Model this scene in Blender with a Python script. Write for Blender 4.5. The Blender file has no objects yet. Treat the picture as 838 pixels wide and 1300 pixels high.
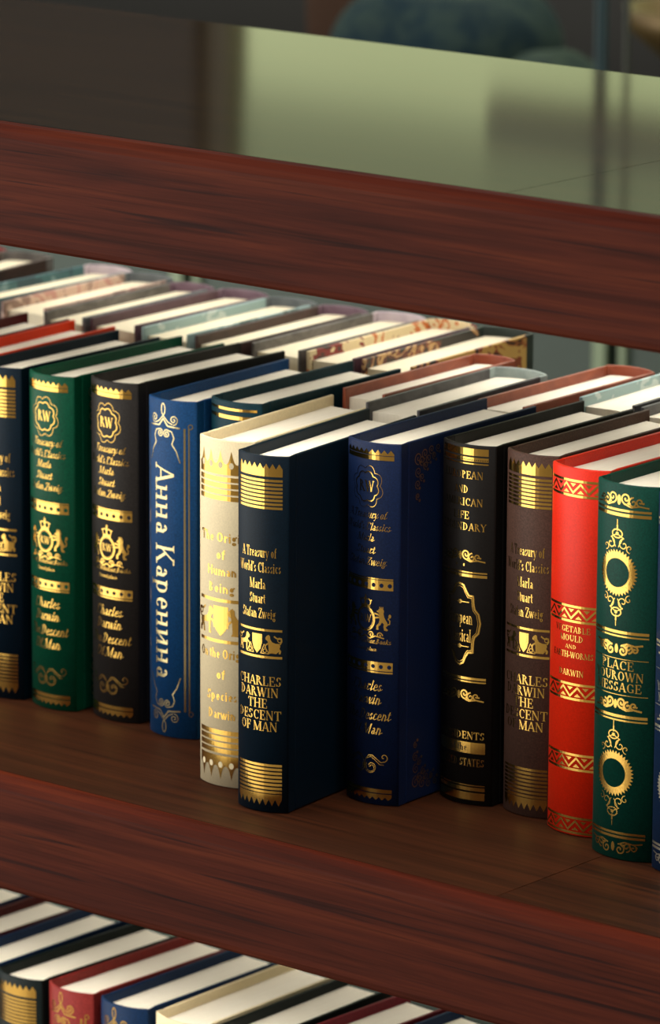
import bpy, bmesh, math, random
from mathutils import Vector, Matrix

# ------------------------------------------------------------------ camera, world, lights, exposure
S = bpy.context.scene
COL = S.collection
F_PX, YAW, PITCH, ROLL = 6349.0, 0.6927, 0.2361, 0.0049
CAM = Vector((0.0, -2.2985, 0.9515))
fw = Vector((-math.sin(YAW) * math.cos(PITCH), math.cos(YAW) * math.cos(PITCH), -math.sin(PITCH)))
rt = Vector((math.cos(YAW), math.sin(YAW), 0))
up = rt.cross(fw)
rt, up = math.cos(ROLL) * rt + math.sin(ROLL) * up, -math.sin(ROLL) * rt + math.cos(ROLL) * up
cd = bpy.data.cameras.new('camera')
cam = bpy.data.objects.new('camera', cd)
COL.objects.link(cam)
cam.matrix_world = Matrix(((rt.x, up.x, -fw.x, CAM.x), (rt.y, up.y, -fw.y, CAM.y), (rt.z, up.z, -fw.z, CAM.z), (0, 0, 0, 1)))
cd.sensor_fit = 'HORIZONTAL'
cd.sensor_width = 36.0
cd.lens = F_PX * 36.0 / 838.0
cd.clip_start, cd.clip_end = 0.05, 60
cd.dof.use_dof = True
cd.dof.focus_distance = 3.16
cd.dof.aperture_fstop = cd.lens / 19.0
cd.dof.aperture_blades = 0
S.camera = cam

W = bpy.data.worlds.new('room_daylight')
S.world = W
W.use_nodes = True
bg = W.node_tree.nodes['Background']
bg.inputs[0].default_value = (1.0, 0.98, 0.93, 1)
bg.inputs[1].default_value = 0.62


def area_light(name, loc, target, sx, sy, power, color, spread=180):
    l = bpy.data.lights.new(name, 'AREA')
    l.shape = 'RECTANGLE'
    l.size, l.size_y, l.energy, l.color = sx, sy, power, color
    l.spread = math.radians(spread)
    o = bpy.data.objects.new(name, l)
    COL.objects.link(o)
    o.location = loc
    o.rotation_euler = (Vector(target) - Vector(loc)).to_track_quat('-Z', 'Y').to_euler()
    return o


area_light('front_window_light', (-4.45, -2.15, 1.06), (-2.1, 0.1, 1.06), 4.6, 3.8, 100, (1.0, 0.97, 0.88))
area_light('rear_window_light', (-2.0, 2.4, 1.78), (-2.1, 0.2, 0.2), 4.0, 1.1, 32, (1.0, 0.97, 0.86))
# LED strips recessed behind the front and rear edgings of the two upper shelves
for _z in (0.4348, 0.0):
    for _y, _p in ((0.070, 1.65), (0.447 - 0.070, 1.15)):
        area_light('shelf_light_strip', (-2.375, _y, _z - 0.021), (-2.375, _y, _z - 1.0), 2.4, 0.012, _p, (1.0, 0.93, 0.80), 110)

S.view_settings.view_transform = 'Standard'
S.view_settings.look = 'None'
S.view_settings.gamma = 1.0
S.view_settings.use_curve_mapping = False
S.view_settings.exposure = 0.6

# ------------------------------------------------------------------ helpers
rnd = random.Random(7)


def lin(r, g, b):
    f = lambda c: ((c / 255 + 0.055) / 1.055) ** 2.4 if c > 10 else c / 255 / 12.92
    return (f(r), f(g), f(b), 1)


def obj(name, verts, faces, mats, parent=None, midx=None, smooth=None, matrix=None):
    me = bpy.data.meshes.new(name)
    me.from_pydata(verts, [], faces)
    for m in (mats if isinstance(mats, (list, tuple)) else [mats]):
        me.materials.append(m)
    if midx:
        for p, i in zip(me.polygons, midx):
            p.material_index = i
    if smooth:
        for p, s in zip(me.polygons, smooth):
            p.use_smooth = s
    me.update()
    return link(name, me, parent, matrix)


def link(name, me, parent=None, matrix=None):
    o = bpy.data.objects.new(name, me)
    COL.objects.link(o)
    if parent:
        o.parent = parent
    if matrix is not None:
        o.matrix_local = matrix
    return o


def from_bm(name, bm, mat, parent=None, smooth=False):
    me = bpy.data.meshes.new(name)
    bmesh.ops.recalc_face_normals(bm, faces=bm.faces)
    bm.to_mesh(me)
    bm.free()
    for m in (mat if isinstance(mat, (list, tuple)) else [mat]):
        me.materials.append(m)
    if smooth:
        for p in me.polygons:
            p.use_smooth = True
    return link(name, me, parent)


def bx(bm, x0, x1, y0, y1, z0, z1, bev=0.0, seg=2):
    vs = [bm.verts.new((x, y, z)) for x in (x0, x1) for y in (y0, y1) for z in (z0, z1)]
    fs = [bm.faces.new([vs[i] for i in q]) for q in ((0, 1, 3, 2), (4, 6, 7, 5), (0, 4, 5, 1), (2, 3, 7, 6), (0, 2, 6, 4), (1, 5, 7, 3))]
    if bev:
        es = list({e for f in fs for e in f.edges})
        bmesh.ops.bevel(bm, geom=es, offset=bev, segments=seg, affect='EDGES', profile=0.5)


def extrude_profile(prof, x0, x1):
    """closed (y,z) profile swept along x"""
    n = len(prof)
    v = [(x0, y, z) for y, z in prof] + [(x1, y, z) for y, z in prof]
    f = [(i, (i + 1) % n, n + (i + 1) % n, n + i) for i in range(n)]
    f += [tuple(range(n))[::-1], tuple(range(n, 2 * n))]
    return v, f


def empty(name, loc, rz=0.0, label=None, cat=None, group=None):
    o = bpy.data.objects.new(name, None)
    COL.objects.link(o)
    o.empty_display_size = 0.05
    o.location = loc
    o.rotation_euler = (0, 0, rz)
    tag(o, label, cat, group)
    return o


def tag(o, label=None, cat=None, group=None, kind=None):
    if label:
        o['label'] = label
    if cat:
        o['category'] = cat
    if group:
        o['group'] = group
    if kind:
        o['kind'] = kind
    return o


# ------------------------------------------------------------------ materials
def mat(name):
    m = bpy.data.materials.new(name)
    m.use_nodes = True
    nt = m.node_tree
    return m, nt, nt.nodes['Principled BSDF']


def N(nt, typ, **kw):
    n = nt.nodes.new(typ)
    for k, v in kw.items():
        setattr(n, k, v)
    return n


def coords(nt, scale, kind='Object', rot=(0, 0, 0)):
    t = N(nt, 'ShaderNodeTexCoord')
    mp = N(nt, 'ShaderNodeMapping')
    mp.inputs['Scale'].default_value = scale
    mp.inputs['Rotation'].default_value = rot
    nt.links.new(t.outputs[kind], mp.inputs['Vector'])
    return mp.outputs[0]


def noise(nt, vec, scale=1.0, detail=4.0, rough=0.6, dist=0.0):
    n = N(nt, 'ShaderNodeTexNoise')
    n.inputs['Scale'].default_value = scale
    n.inputs['Detail'].default_value = detail
    n.inputs['Roughness'].default_value = rough
    n.inputs['Distortion'].default_value = dist
    nt.links.new(vec, n.inputs['Vector'])
    return n.outputs['Fac']


def ramp(nt, fac, stops, interp='LINEAR'):
    r = N(nt, 'ShaderNodeValToRGB')
    cr = r.color_ramp
    cr.interpolation = interp
    while len(cr.elements) < len(stops):
        cr.elements.new(0.5)
    for e, (p, c) in zip(cr.elements, stops):
        e.position, e.color = p, c
    nt.links.new(fac, r.inputs[0])
    return r.outputs[0]


def mix(nt, fac, a, b, typ='MIX'):
    m = N(nt, 'ShaderNodeMix', data_type='RGBA', blend_type=typ)
    for s, v in ((m.inputs[0], fac), (m.inputs[6], a), (m.inputs[7], b)):
        if hasattr(v, 'is_output'):
            nt.links.new(v, s)
        else:
            s.default_value = v
    return m.outputs[2]


def bump(nt, p, h, strength, dist=0.001):
    b = N(nt, 'ShaderNodeBump')
    b.inputs['Strength'].default_value = strength
    b.inputs['Distance'].default_value = dist
    nt.links.new(h, b.inputs['Height'])
    nt.links.new(b.outputs[0], p.inputs['Normal'])


def wood(name, c_dark, c_mid, c_light, c_streak, grain='x', rough=0.38, fine=1.0, coat=0.0, streak=0.62, spec=0.4, rot=0.0, coat_rough=0.2):
    m, nt, p = mat(name)
    v1 = coords(nt, (3.2, 110 * fine, 110 * fine), rot=(0, 0, rot))
    v2 = coords(nt, (3.0, 150, 150), rot=(0, 0, rot))
    v3 = coords(nt, (9, 420 * fine, 420 * fine), rot=(0, 0, rot))
    a = noise(nt, v1, 1.0, 5, 0.65, 0.6)
    col = ramp(nt, a, [(0.3, c_dark), (0.5, c_mid), (0.68, c_light)])
    s = noise(nt, v2, 1.0, 3, 0.55, 0.9)
    st = ramp(nt, s, [(streak - 0.03, (0, 0, 0, 1)), (streak + 0.05, (1, 1, 1, 1))])
    fz = noise(nt, v3, 1.0, 2, 0.5)
    pore = ramp(nt, fz, [(0.34, (0.55, 0.55, 0.55, 1)), (0.5, (1, 1, 1, 1))])
    stf = N(nt, 'ShaderNodeMath', operation='MULTIPLY')
    nt.links.new(st, stf.inputs[0])
    stf.inputs[1].default_value = 0.7
    col = mix(nt, stf.outputs[0], col, c_streak)
    col = mix(nt, 0.55, col, pore, 'MULTIPLY')
    nt.links.new(col, p.inputs['Base Color'])
    p.inputs['Roughness'].default_value = rough
    p.inputs['Specular IOR Level'].default_value = spec
    p.inputs['Coat Weight'].default_value = coat
    p.inputs['Coat Roughness'].default_value = coat_rough
    if rough > .3:
        bump(nt, p, fz, 0.12, 0.0006)
    return m


def cloth(name, c, rough=0.5, spec=0.16, var=0.25, c2=None, weave=0.12):
    m, nt, p = mat(name)
    v = coords(nt, (1, 1, 1))
    f = noise(nt, v, 900, 2, 0.5)
    b = noise(nt, v, 35, 3, 0.6)
    d = tuple(x * (1 - var) for x in c[:3]) + (1,)
    l = tuple(min(1, x * (1 + var)) for x in c[:3]) + (1,)
    col = ramp(nt, f, [(0.3, d), (0.7, l)])
    if c2:
        col = mix(nt, ramp(nt, b, [(0.42, (0, 0, 0, 1)), (0.58, (1, 1, 1, 1))]), col, c2)
    nt.links.new(col, p.inputs['Base Color'])
    p.inputs['Roughness'].default_value = rough
    p.inputs['Specular IOR Level'].default_value = spec
    bump(nt, p, f, weave, 0.0003)
    return m


def printed(name, stops, sc=14.0, dist=1.5, rough=0.45):
    """printed paper cover: blotches of the given colours"""
    m, nt, p = mat(name)
    v = coords(nt, (1.2, 1.0, 1.6))
    f = noise(nt, v, sc, 4, 0.6, dist)
    col = ramp(nt, f, stops, 'CONSTANT' if len(stops) > 2 else 'LINEAR')
    nt.links.new(col, p.inputs['Base Color'])
    p.inputs['Roughness'].default_value = rough
    return m


def plain(name, c, rough=0.5, metal=0.0, spec=0.5):
    m, nt, p = mat(name)
    v = coords(nt, (1, 1, 1))
    f = noise(nt, v, 60, 3, 0.6)
    d = tuple(x * 0.9 for x in c[:3]) + (1,)
    col = ramp(nt, f, [(0.3, d), (0.7, c)])
    nt.links.new(col, p.inputs['Base Color'])
    p.inputs['Roughness'].default_value = rough
    p.inputs['Metallic'].default_value = metal
    p.inputs['Specular IOR Level'].default_value = spec
    return m


def emitter(name, c, s, c2=None):
    m, nt, p = mat(name)
    e = N(nt, 'ShaderNodeEmission')
    e.inputs[1].default_value = s
    v = coords(nt, (1, 1, 1))
    f = noise(nt, v, 1.3, 2, 0.5)
    col = ramp(nt, f, [(0.3, c), (0.7, c2 or c)])
    nt.links.new(col, e.inputs[0])
    nt.links.new(e.outputs[0], nt.nodes['Material Output'].inputs[0])
    return m


def paper(name, c, axis='x'):
    m, nt, p = mat(name)
    v = coords(nt, (2600, 3, 3) if axis == 'x' else (3, 3, 3))
    f = noise(nt, v, 1.0, 2, 0.6)
    v2 = coords(nt, (120, 40, 12))
    g = noise(nt, v2, 1.0, 3, 0.6)
    d = tuple(x * 0.90 for x in c[:3]) + (1,)
    col = ramp(nt, f, [(0.28, d), (0.5, c)])
    col = mix(nt, 0.35, col, ramp(nt, g, [(0.3, (0.92, 0.9, 0.86, 1)), (0.6, (1, 1, 1, 1))]), 'MULTIPLY')
    nt.links.new(col, p.inputs['Base Color'])
    p.inputs['Roughness'].default_value = 0.85
    p.inputs['Specular IOR Level'].default_value = 0.1
    bump(nt, p, f, 0.1, 0.0003)
    return m


M = {}
M['front_wood'] = wood('front_rosewood', lin(50, 19, 13), lin(70, 28, 18), lin(84, 36, 21), lin(30, 15, 15), rough=0.5, streak=0.60, spec=0.05)
M['edge_wood'] = wood('edging_rosewood', lin(52, 16, 6), lin(72, 23, 9), lin(84, 31, 12), lin(36, 12, 6), rough=0.5, streak=0.66, spec=0.04)
M['top_wood'] = wood('veneer_polished_top', lin(32, 22, 14), lin(42, 29, 18), lin(50, 35, 21), lin(26, 20, 13), rough=0.085, fine=0.8, coat=0.0, streak=0.66, spec=0.22)
M['shelf_wood'] = wood('veneer_shelf', lin(41, 21, 11), lin(53, 27, 14), lin(64, 32, 16), lin(33, 19, 11), rough=0.6, fine=0.8, streak=0.66, spec=0.06)
CROSS = math.radians(68)
M['top_cross'] = wood('veneer_polished_top_cross_grain', lin(29, 20, 13), lin(40, 27, 17), lin(49, 33, 20), lin(24, 18, 12), rough=0.085, fine=0.8, coat=0.0, streak=0.60, spec=0.22, rot=CROSS)
M['shelf_cross'] = wood('veneer_shelf_cross_grain', lin(35, 17, 9), lin(49, 24, 12), lin(62, 31, 15), lin(26, 14, 8), rough=0.6, fine=0.8, streak=0.56, spec=0.06, rot=CROSS)
M['gold'] = plain('gold_foil', (0.80, 0.50, 0.12, 1), 0.17, 1.0)
M['gold_fine'] = plain('fine_gold_foil', (0.62, 0.52, 0.27, 1), 0.24, 1.0)
M['gold_dim'] = plain('brown_gold_foil', (0.50, 0.30, 0.14, 1), 0.4, 1.0)  # browner, rougher foil for the side boards
M['ink'] = plain('dark_ink', (0.012, 0.010, 0.008, 1), 0.6)
M['paper'] = paper('page_paper', (0.94, 0.88, 0.76, 1))
M['paper_old'] = paper('page_paper_cream', (0.86, 0.78, 0.60, 1))
M['navy_black'] = cloth('blue_black_cloth', lin(2, 22, 36), 0.5)
M['green'] = cloth('green_cloth', lin(0, 66, 46), 0.45)
M['black'] = cloth('charcoal_cloth', lin(36, 33, 32), 0.5)
M['black_brown'] = cloth('black_brown_cloth', lin(20, 17, 16), 0.5)
M['blue'] = cloth('royal_blue_cloth', lin(12, 58, 104), 0.5)
M['teal'] = cloth('teal_cloth', lin(6, 43, 54), 0.5)
M['cream'] = cloth('cream_cloth', lin(224, 208, 172), 0.5, var=0.06)
M['navy'] = cloth('navy_cloth', lin(14, 30, 64), 0.5)
M['brown'] = cloth('brown_cloth', lin(72, 50, 42), 0.5)
M['red'] = cloth('scarlet_cloth', lin(210, 36, 8), 0.42, spec=0.25, var=0.1)
M['green2'] = cloth('bottle_green_cloth', lin(0, 54, 44), 0.5)
M['blue2'] = cloth('deep_blue_cloth', lin(10, 33, 63), 0.5)
M['dark_red'] = cloth('dark_red_cloth', lin(72, 10, 13), 0.5)
M['orange_red'] = cloth('orange_red_cloth', lin(214, 58, 20), 0.5, var=0.1)
M['brick'] = cloth('brick_red_cloth', lin(126, 40, 37), 0.5)
M['low_blue'] = cloth('blue_linen_cloth', lin(9, 38, 73), 0.5)
M['green_black'] = cloth('green_black_cloth', lin(10, 21, 21), 0.5)
M['crimson'] = cloth('crimson_cloth', lin(108, 22, 37), 0.5)

# ------------------------------------------------------------------ lettering drawn as stroked glyphs
T, t_ = 0.15, 0.055


def glyphs():
    g = {}
    v = lambda x, a=0, b=1, w=None, s='bt': ('v', x, a, b, w, s)      # upright stem with serifs
    l = lambda x0, y0, x1, y1, w=None: ('l', x0, y0, x1, y1, w)       # straight stroke
    a = lambda cx, cy, rx, ry, a0, a1: ('a', cx, cy, rx, ry, a0, a1)  # stressed arc
    s = lambda x, y, h: ('s', x, y, h)                                # serif
    K, H = 'K', 'H'                                                   # thick / hairline
    g['A'] = (.78, [l(.1, 0, .38, 1, H), l(.4, .98, .68, 0, K), l(.2, .33, .58, .33, H), s(.1, 0, .1), s(.68, 0, .12)])
    g['B'] = (.72, [v(.18), a(.2, .755, .28, .23, -90, 90), a(.2, .27, .36, .255, -90, 90)])
    g['C'] = (.78, [a(.44, .5, .34, .49, 48, 312), l(.68, .66, .68, .95, H)])
    g['D'] = (.84, [v(.18), a(.24, .5, .46, .475, -90, 90)])
    g['E'] = (.68, [v(.18), l(.18, .97, .58, .97, H), l(.18, .52, .46, .52, H), l(.18, .03, .6, .03, H), l(.58, .74, .58, 1, H), l(.61, 0, .61, .28, H), l(.46, .4, .46, .64, H)])
    g['F'] = (.62, [v(.18), l(.18, .97, .56, .97, H), l(.18, .52, .46, .52, H), l(.56, .74, .56, 1, H), l(.46, .4, .46, .64, H)])
    g['G'] = (.84, [a(.44, .5, .34, .49, 48, 300), l(.68, .68, .68, .95, H), v(.68, .05, .42, None, 't')])
    g['H'] = (.88, [v(.18), v(.7), l(.18, .52, .7, .52, H)])
    g['I'] = (.38, [v(.19)])
    g['K'] = (.82, [v(.18), l(.22, .4, .66, 1, H), l(.36, .58, .7, 0, K), s(.68, 1, .12), s(.7, 0, .12)])
    g['L'] = (.66, [v(.18), l(.18, .03, .58, .03, H), l(.59, 0, .59, .3, H)])
    g['M'] = (1.06, [('v', .16, 0, 1, H, 'bt'), l(.18, 1, .52, .03, K), l(.52, .03, .86, 1, H), v(.88)])
    g['N'] = (.88, [('v', .16, 0, 1, H, 'bt'), l(.16, 1, .7, .03, K), ('v', .7, 0, 1, H, 't')])
    g['O'] = (.86, [a(.43, .5, .35, .49, 0, 360)])
    g['P'] = (.68, [v(.18), a(.2, .73, .36, .25, -90, 90)])
    g['R'] = (.78, [v(.18), a(.2, .75, .34, .23, -90, 90), l(.36, .5, .68, 0, K), s(.7, 0, .1)])
    g['S'] = (.62, [a(.31, .745, .2, .235, 30, 250), a(.31, .26, .23, .245, -150, 72), l(.5, .72, .5, .97, H), l(.1, .02, .1, .3, H)])
    g['T'] = (.76, [v(.38, 0, 1, None, 'b'), l(.06, .97, .7, .97, H), l(.07, .74, .07, 1, H), l(.69, .74, .69, 1, H)])
    g['U'] = (.86, [v(.18, .3, 1, None, 't'), a(.44, .32, .26, .31, 180, 360), ('v', .7, .3, 1, H, 't')])
    g['V'] = (.76, [l(.1, 1, .38, 0, K), l(.38, 0, .66, 1, H), s(.1, 1, .12), s(.66, 1, .1)])
    g['W'] = (1.12, [l(.1, 1, .36, 0, K), l(.36, 0, .57, .95, H), l(.55, 1, .78, 0, K), l(.78, 0, 1.02, 1, H), s(.1, 1, .12), s(1.02, 1, .1)])
    g['Y'] = (.76, [l(.1, 1, .38, .46, K), l(.38, .46, .66, 1, H), v(.38, 0, .46, None, 'b'), s(.1, 1, .12), s(.66, 1, .1)])
    g['Z'] = (.7, [l(.1, .97, .6, .97, H), l(.6, .97, .1, .03, K), l(.08, .03, .62, .03, H), l(.1, .74, .1, 1, H), l(.61, 0, .61, .28, H)])
    g['a'] = (.56, [v(.4, .02, .5, None, 'b'), a(.27, .48, .14, .165, 0, 160), a(.26, .19, .16, .18, 40, 320)])
    g['b'] = (.62, [v(.16, 0, 1, None, 't'), a(.3, .33, .22, .32, -140, 140)])
    g['c'] = (.54, [a(.31, .33, .21, .32, 45, 315)])
    g['d'] = (.64, [a(.29, .33, .21, .32, 40, 320), v(.48, 0, 1, None, 'bt')])
    g['e'] = (.56, [a(.3, .33, .21, .32, 0, 315), l(.1, .36, .5, .36, H)])
    g['f'] = (.4, [v(.18, 0, .8, None, 'b'), a(.31, .8, .13, .19, 40, 180), l(.05, .63, .36, .63, H)])
    g['g'] = (.58, [a(.27, .42, .18, .23, 0, 360), a(.28, -.08, .22, .17, 0, 360), l(.42, .58, .56, .66, H)])
    g['h'] = (.66, [v(.16, 0, 1), a(.32, .44, .17, .2, 0, 170), v(.49, 0, .46, None, 'b')])
    g['i'] = (.34, [v(.17, 0, .66), ('o', .17, .86, .085)])
    g['k'] = (.64, [v(.16, 0, 1), l(.2, .28, .5, .66, H), l(.3, .4, .54, 0, K)])
    g['l'] = (.34, [v(.17, 0, 1)])
    g['m'] = (.98, [v(.16, 0, .66), a(.32, .44, .17, .2, 0, 170), v(.49, 0, .46, None, 'b'), a(.65, .44, .17, .2, 0, 170), v(.82, 0, .46, None, 'b')])
    g['n'] = (.66, [v(.16, 0, .66), a(.32, .44, .17, .2, 0, 170), v(.49, 0, .46, None, 'b')])
    g['o'] = (.6, [a(.3, .33, .22, .32, 0, 360)])
    g['p'] = (.64, [v(.16, -.3, .66), a(.31, .33, .22, .32, -140, 140)])
    g['r'] = (.48, [v(.16, 0, .66), a(.34, .46, .16, .18, 60, 170), ('o', .4, .57, .075)])
    g['s'] = (.46, [a(.23, .49, .14, .155, 20, 250), a(.23, .17, .16, .165, -160, 72)])
    g['t'] = (.4, [v(.17, .1, .88, None, ''), l(.04, .63, .36, .63, H), a(.29, .14, .12, .13, 180, 310)])
    g['u'] = (.66, [v(.16, .2, .66, None, 't'), a(.32, .22, .17, .21, 180, 350), v(.49, 0, .66, None, 'bt')])
    g['v'] = (.56, [l(.06, .66, .28, 0, K), l(.28, 0, .5, .66, H), s(.06, .66, .09), s(.5, .66, .08)])
    g['w'] = (.82, [l(.06, .66, .26, 0, K), l(.26, 0, .42, .62, H), l(.4, .66, .58, 0, K), l(.58, 0, .76, .66, H), s(.06, .66, .09), s(.76, .66, .08)])
    g['y'] = (.58, [l(.06, .66, .28, .02, K), l(.52, .66, .2, -.28, H), s(.06, .66, .09), s(.52, .66, .08), ('o', .15, -.24, .06)])
    g['z'] = (.54, [l(.08, .63, .46, .63, H), l(.46, .63, .08, .03, K), l(.06, .03, .48, .03, H)])
    g["'"] = (.26, [l(.14, 1, .1, .74, K)])
    g['-'] = (.4, [l(.06, .32, .34, .32, K)])
    g[' '] = (.3, [])
    g['\u0410'] = g['A']
    g['\u041a'] = g['K']
    g['\u0430'] = g['a']
    g['\u0440'] = g['p']
    g['\u0435'] = g['e']
    g['\u043d'] = (.7, [v(.16, 0, .66), v(.52, 0, .66), l(.16, .34, .52, .34, H)])
    g['\u0438'] = (.72, [v(.16, 0, .66), v(.54, 0, .66), l(.16, .06, .54, .6, H)])
    return g


GL = glyphs()


class Foil:
    """flat artwork: polygons in (s, v) metres; s across, v downwards from the top edge"""

    def __init__(self):
        self.p = []

    def poly(self, pts, m=0):
        self.p.append((pts, m))

    def rect(self, s0, s1, v0, v1, m=0):
        self.poly([(s0, v0), (s1, v0), (s1, v1), (s0, v1)], m)

    def line(self, pts, w, m=0):
        for (x0, y0), (x1, y1) in zip(pts, pts[1:]):
            d = math.hypot(x1 - x0, y1 - y0)
            if d < 1e-7:
                continue
            ex, ey = (x1 - x0) / d * w * .3, (y1 - y0) / d * w * .3
            nx, ny = -(y1 - y0) / d * w / 2, (x1 - x0) / d * w / 2
            self.poly([(x0 - ex + nx, y0 - ey + ny), (x1 + ex + nx, y1 + ey + ny), (x1 + ex - nx, y1 + ey - ny), (x0 - ex - nx, y0 - ey - ny)], m)

    def disc(self, cx, cy, rx, ry=None, m=0, n=14):
        ry = ry or rx
        self.poly([(cx + rx * math.cos(2 * math.pi * i / n), cy + ry * math.sin(2 * math.pi * i / n)) for i in range(n)], m)

    def ring(self, cx, cy, rx, ry, w, m=0, n=36, wob=0.0, k=8, ph=0.0):
        P = []
        for i in range(n + 1):
            q = 2 * math.pi * i / n
            r = 1 + wob * abs(math.sin(k * q / 2 + ph))
            P.append((cx + rx * r * math.cos(q), cy + ry * r * math.sin(q)))
        self.line(P, w, m)

    def spiral(self, cx, cy, r0, a0, turns, w, d=1, m=0, taper=0.15):
        n = int(14 * abs(turns)) + 4
        P = []
        for i in range(n + 1):
            f = i / n
            r = r0 * (1 - (1 - taper) * f)
            q = math.radians(a0) + d * 2 * math.pi * turns * f
            P.append((cx + r * math.cos(q), cy + r * math.sin(q)))
        self.line(P, w, m)
        return P[0]

    def text(self, txt, sc, vb, cap, width=None, style='serif', m=0, rot=False, right=None):
        shear = 0.36 if style == 'script' else 0.0
        TK, HL = {'serif': (.15, .06), 'script': (.115, .05), 'bold': (.2, .16), 'thin': (.12, .06)}[style]
        ser = style in ('serif', 'thin')
        adv = sum(GL[c][0] for c in txt)
        kx = cap * (.86 if style == 'script' else 1.0)
        if width:
            kx = width / adv
        tot = adv * kx
        x0 = sc - tot / 2 if right is None else right - tot

        def put(poly):
            out = []
            for x, y in poly:
                X, Y = x * kx + shear * y * cap * .9, y * cap
                if rot:
                    out.append((sc + Y, vb + x * kx))
                else:
                    out.append((x0 + X, vb - Y))
            self.poly(out, m)
        pen = 0.0
        # keep stroke widths even when letters are condensed
        fx = cap / kx
        for ch in txt:
            w, prims = GL[ch]
            big = style == 'script' and ch.isupper()
            for pr in prims:
                k = pr[0]
                if k == 'v':
                    _, x, y0, y1, wd, sf = pr
                    h = (HL if wd == 'H' else TK) / 2 * min(fx, 1.02)
                    put([(pen + x - h, y0), (pen + x + h, y0), (pen + x + h, y1), (pen + x - h, y1)])
                    if ser:
                        if 'b' in sf:
                            put([(pen + x - h - .09, y0), (pen + x + h + .09, y0), (pen + x + h + .05, y0 + HL), (pen + x - h - .05, y0 + HL)])
                        if 't' in sf:
                            put([(pen + x - h - .09, y1), (pen + x + h + (.09 if y1 >= .9 else 0), y1), (pen + x + h, y1 - HL), (pen + x - h - .05, y1 - HL)])
                elif k == 'l':
                    _, xa, ya, xb, yb, wd = pr
                    ww = HL if wd == 'H' else TK
                    d = math.hypot(xb - xa, yb - ya)
                    nx, ny = -(yb - ya) / d * ww / 2 * min(fx, 1.02), (xb - xa) / d * ww / 2
                    put([(pen + xa + nx, ya + ny), (pen + xb + nx, yb + ny), (pen + xb - nx, yb - ny), (pen + xa - nx, ya - ny)])
                elif k == 'a':
                    _, cx, cy, rx, ry, a0, a1 = pr
                    n = max(4, int(abs(a1 - a0) / 24))
                    rows = []
                    for i in range(n + 1):
                        q = math.radians(a0 + (a1 - a0) * i / n)
                        ww = HL + (TK - HL) * abs(math.cos(q)) ** 1.3
                        rows.append(((pen + cx + (rx) * math.cos(q) - 0, cy + ry * math.sin(q)), (pen + cx + (rx - ww) * math.cos(q), cy + (ry - ww * .8) * math.sin(q))))
                    for (o0, i0), (o1, i1) in zip(rows, rows[1:]):
                        put([o0, o1, i1, i0])
                elif k == 's' and ser:
                    _, x, y, h = pr
                    put([(pen + x - h, y), (pen + x + h, y), (pen + x + h, y + (HL if y < .5 else -HL)), (pen + x - h, y + (HL if y < .5 else -HL))])
                elif k == 'o':
                    _, x, y, r = pr
                    put([(pen + x + r * math.cos(i * math.pi / 4), y + r * math.sin(i * math.pi / 4)) for i in range(8)])
            if big:   # swash of a script capital
                put([(pen - .14, .02), (pen + .1, -.03), (pen + .1, .03), (pen - .1, .07)])
                put([(pen - .06, .88), (pen + .28, 1.02), (pen + .28, .96), (pen - .03, .83)])
            elif style == 'script' and ch not in " '":
                put([(pen + w - .2, .0), (pen + w + .14, .2), (pen + w + .14, .26), (pen + w - .2, .06)])
            pen += w

    # --- motifs
    def saw(self, s0, s1, v_base, v_tip, n, m=0, v_flat=None):
        """band with a sawtooth edge: base line to tips"""
        d = (s1 - s0) / n
        for i in range(n):
            self.poly([(s0 + i * d, v_base), (s0 + (i + .5) * d, v_tip), (s0 + (i + 1) * d, v_base)], m)
        if v_flat is not None:
            self.rect(s0, s1, min(v_base, v_flat), max(v_base, v_flat), m)

    def zigzag(self, s0, s1, v0, v1, n, m=0):
        h = v1 - v0
        self.rect(s0, s1, v0, v0 + h * .14, m)
        self.rect(s0, s1, v1 - h * .14, v1, m)
        d = (s1 - s0) / n
        P = []
        for i in range(n + 1):
            P.append((s0 + i * d, v1 - h * .24))
            if i < n:
                P.append((s0 + (i + .5) * d, v0 + h * .24))
        self.line(P, h * .11, m)
        for i in range(n):
            self.poly([(s0 + (i + .28) * d, v1 - h * .22), (s0 + (i + .72) * d, v1 - h * .22), (s0 + (i + .5) * d, v1 - h * .42)], m)
            self.poly([(s0 + (i + .80) * d, v0 + h * .22), (s0 + (i + 1.2) * d if i < n - 1 else s1, v0 + h * .22), (s0 + (i + 1) * d, v0 + h * .42)], m)

    def lion(self, cx, cy, h, d=1, m=0):
        """walking lion with raised tail; d=1 faces towards -s"""
        k = h / 10.0
        B = [(-3.4, -4.4), (-2.5, -4.9), (-1.7, -4.3), (-1.5, -2.6), (-.6, -1.2), (1.4, -.5), (3.0, -.5), (3.7, .8), (3.3, 2.2), (4.2, 3.4), (3.9, 4.9), (2.9, 4.9), (3.0, 3.6), (2.0, 2.6), (1.7, 4.9), (.7, 4.9), (1.0, 3.0), (1.3, 1.5), (-.3, 1.2), (-1.5, 1.0), (-1.6, 4.9), (-2.9, 4.9), (-2.4, 3.6), (-2.6, .4), (-3.0, -1.6), (-4.1, -2.3), (-4.2, -3.3)]
        self.poly([(cx + d * x * k, cy + y * k) for x, y in B], m)
        P = [(3.6, -.2), (4.4, -1.6), (4.2, -3.2), (2.8, -3.0), (1.6, -3.4), (.6, -4.2)]
        self.line([(cx + d * x * k, cy + y * k) for x, y in P], .75 * k, m)
        self.ring(cx + d * 3.3 * k, cy - 2.4 * k, 1.0 * k, 1.2 * k, .45 * k, m, 10)
        self.line([(cx + d * x * k, cy + y * k) for x, y in ((-3.0, -.2), (-4.2, .8), (-4.4, 2.2))], .8 * k, m)

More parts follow.
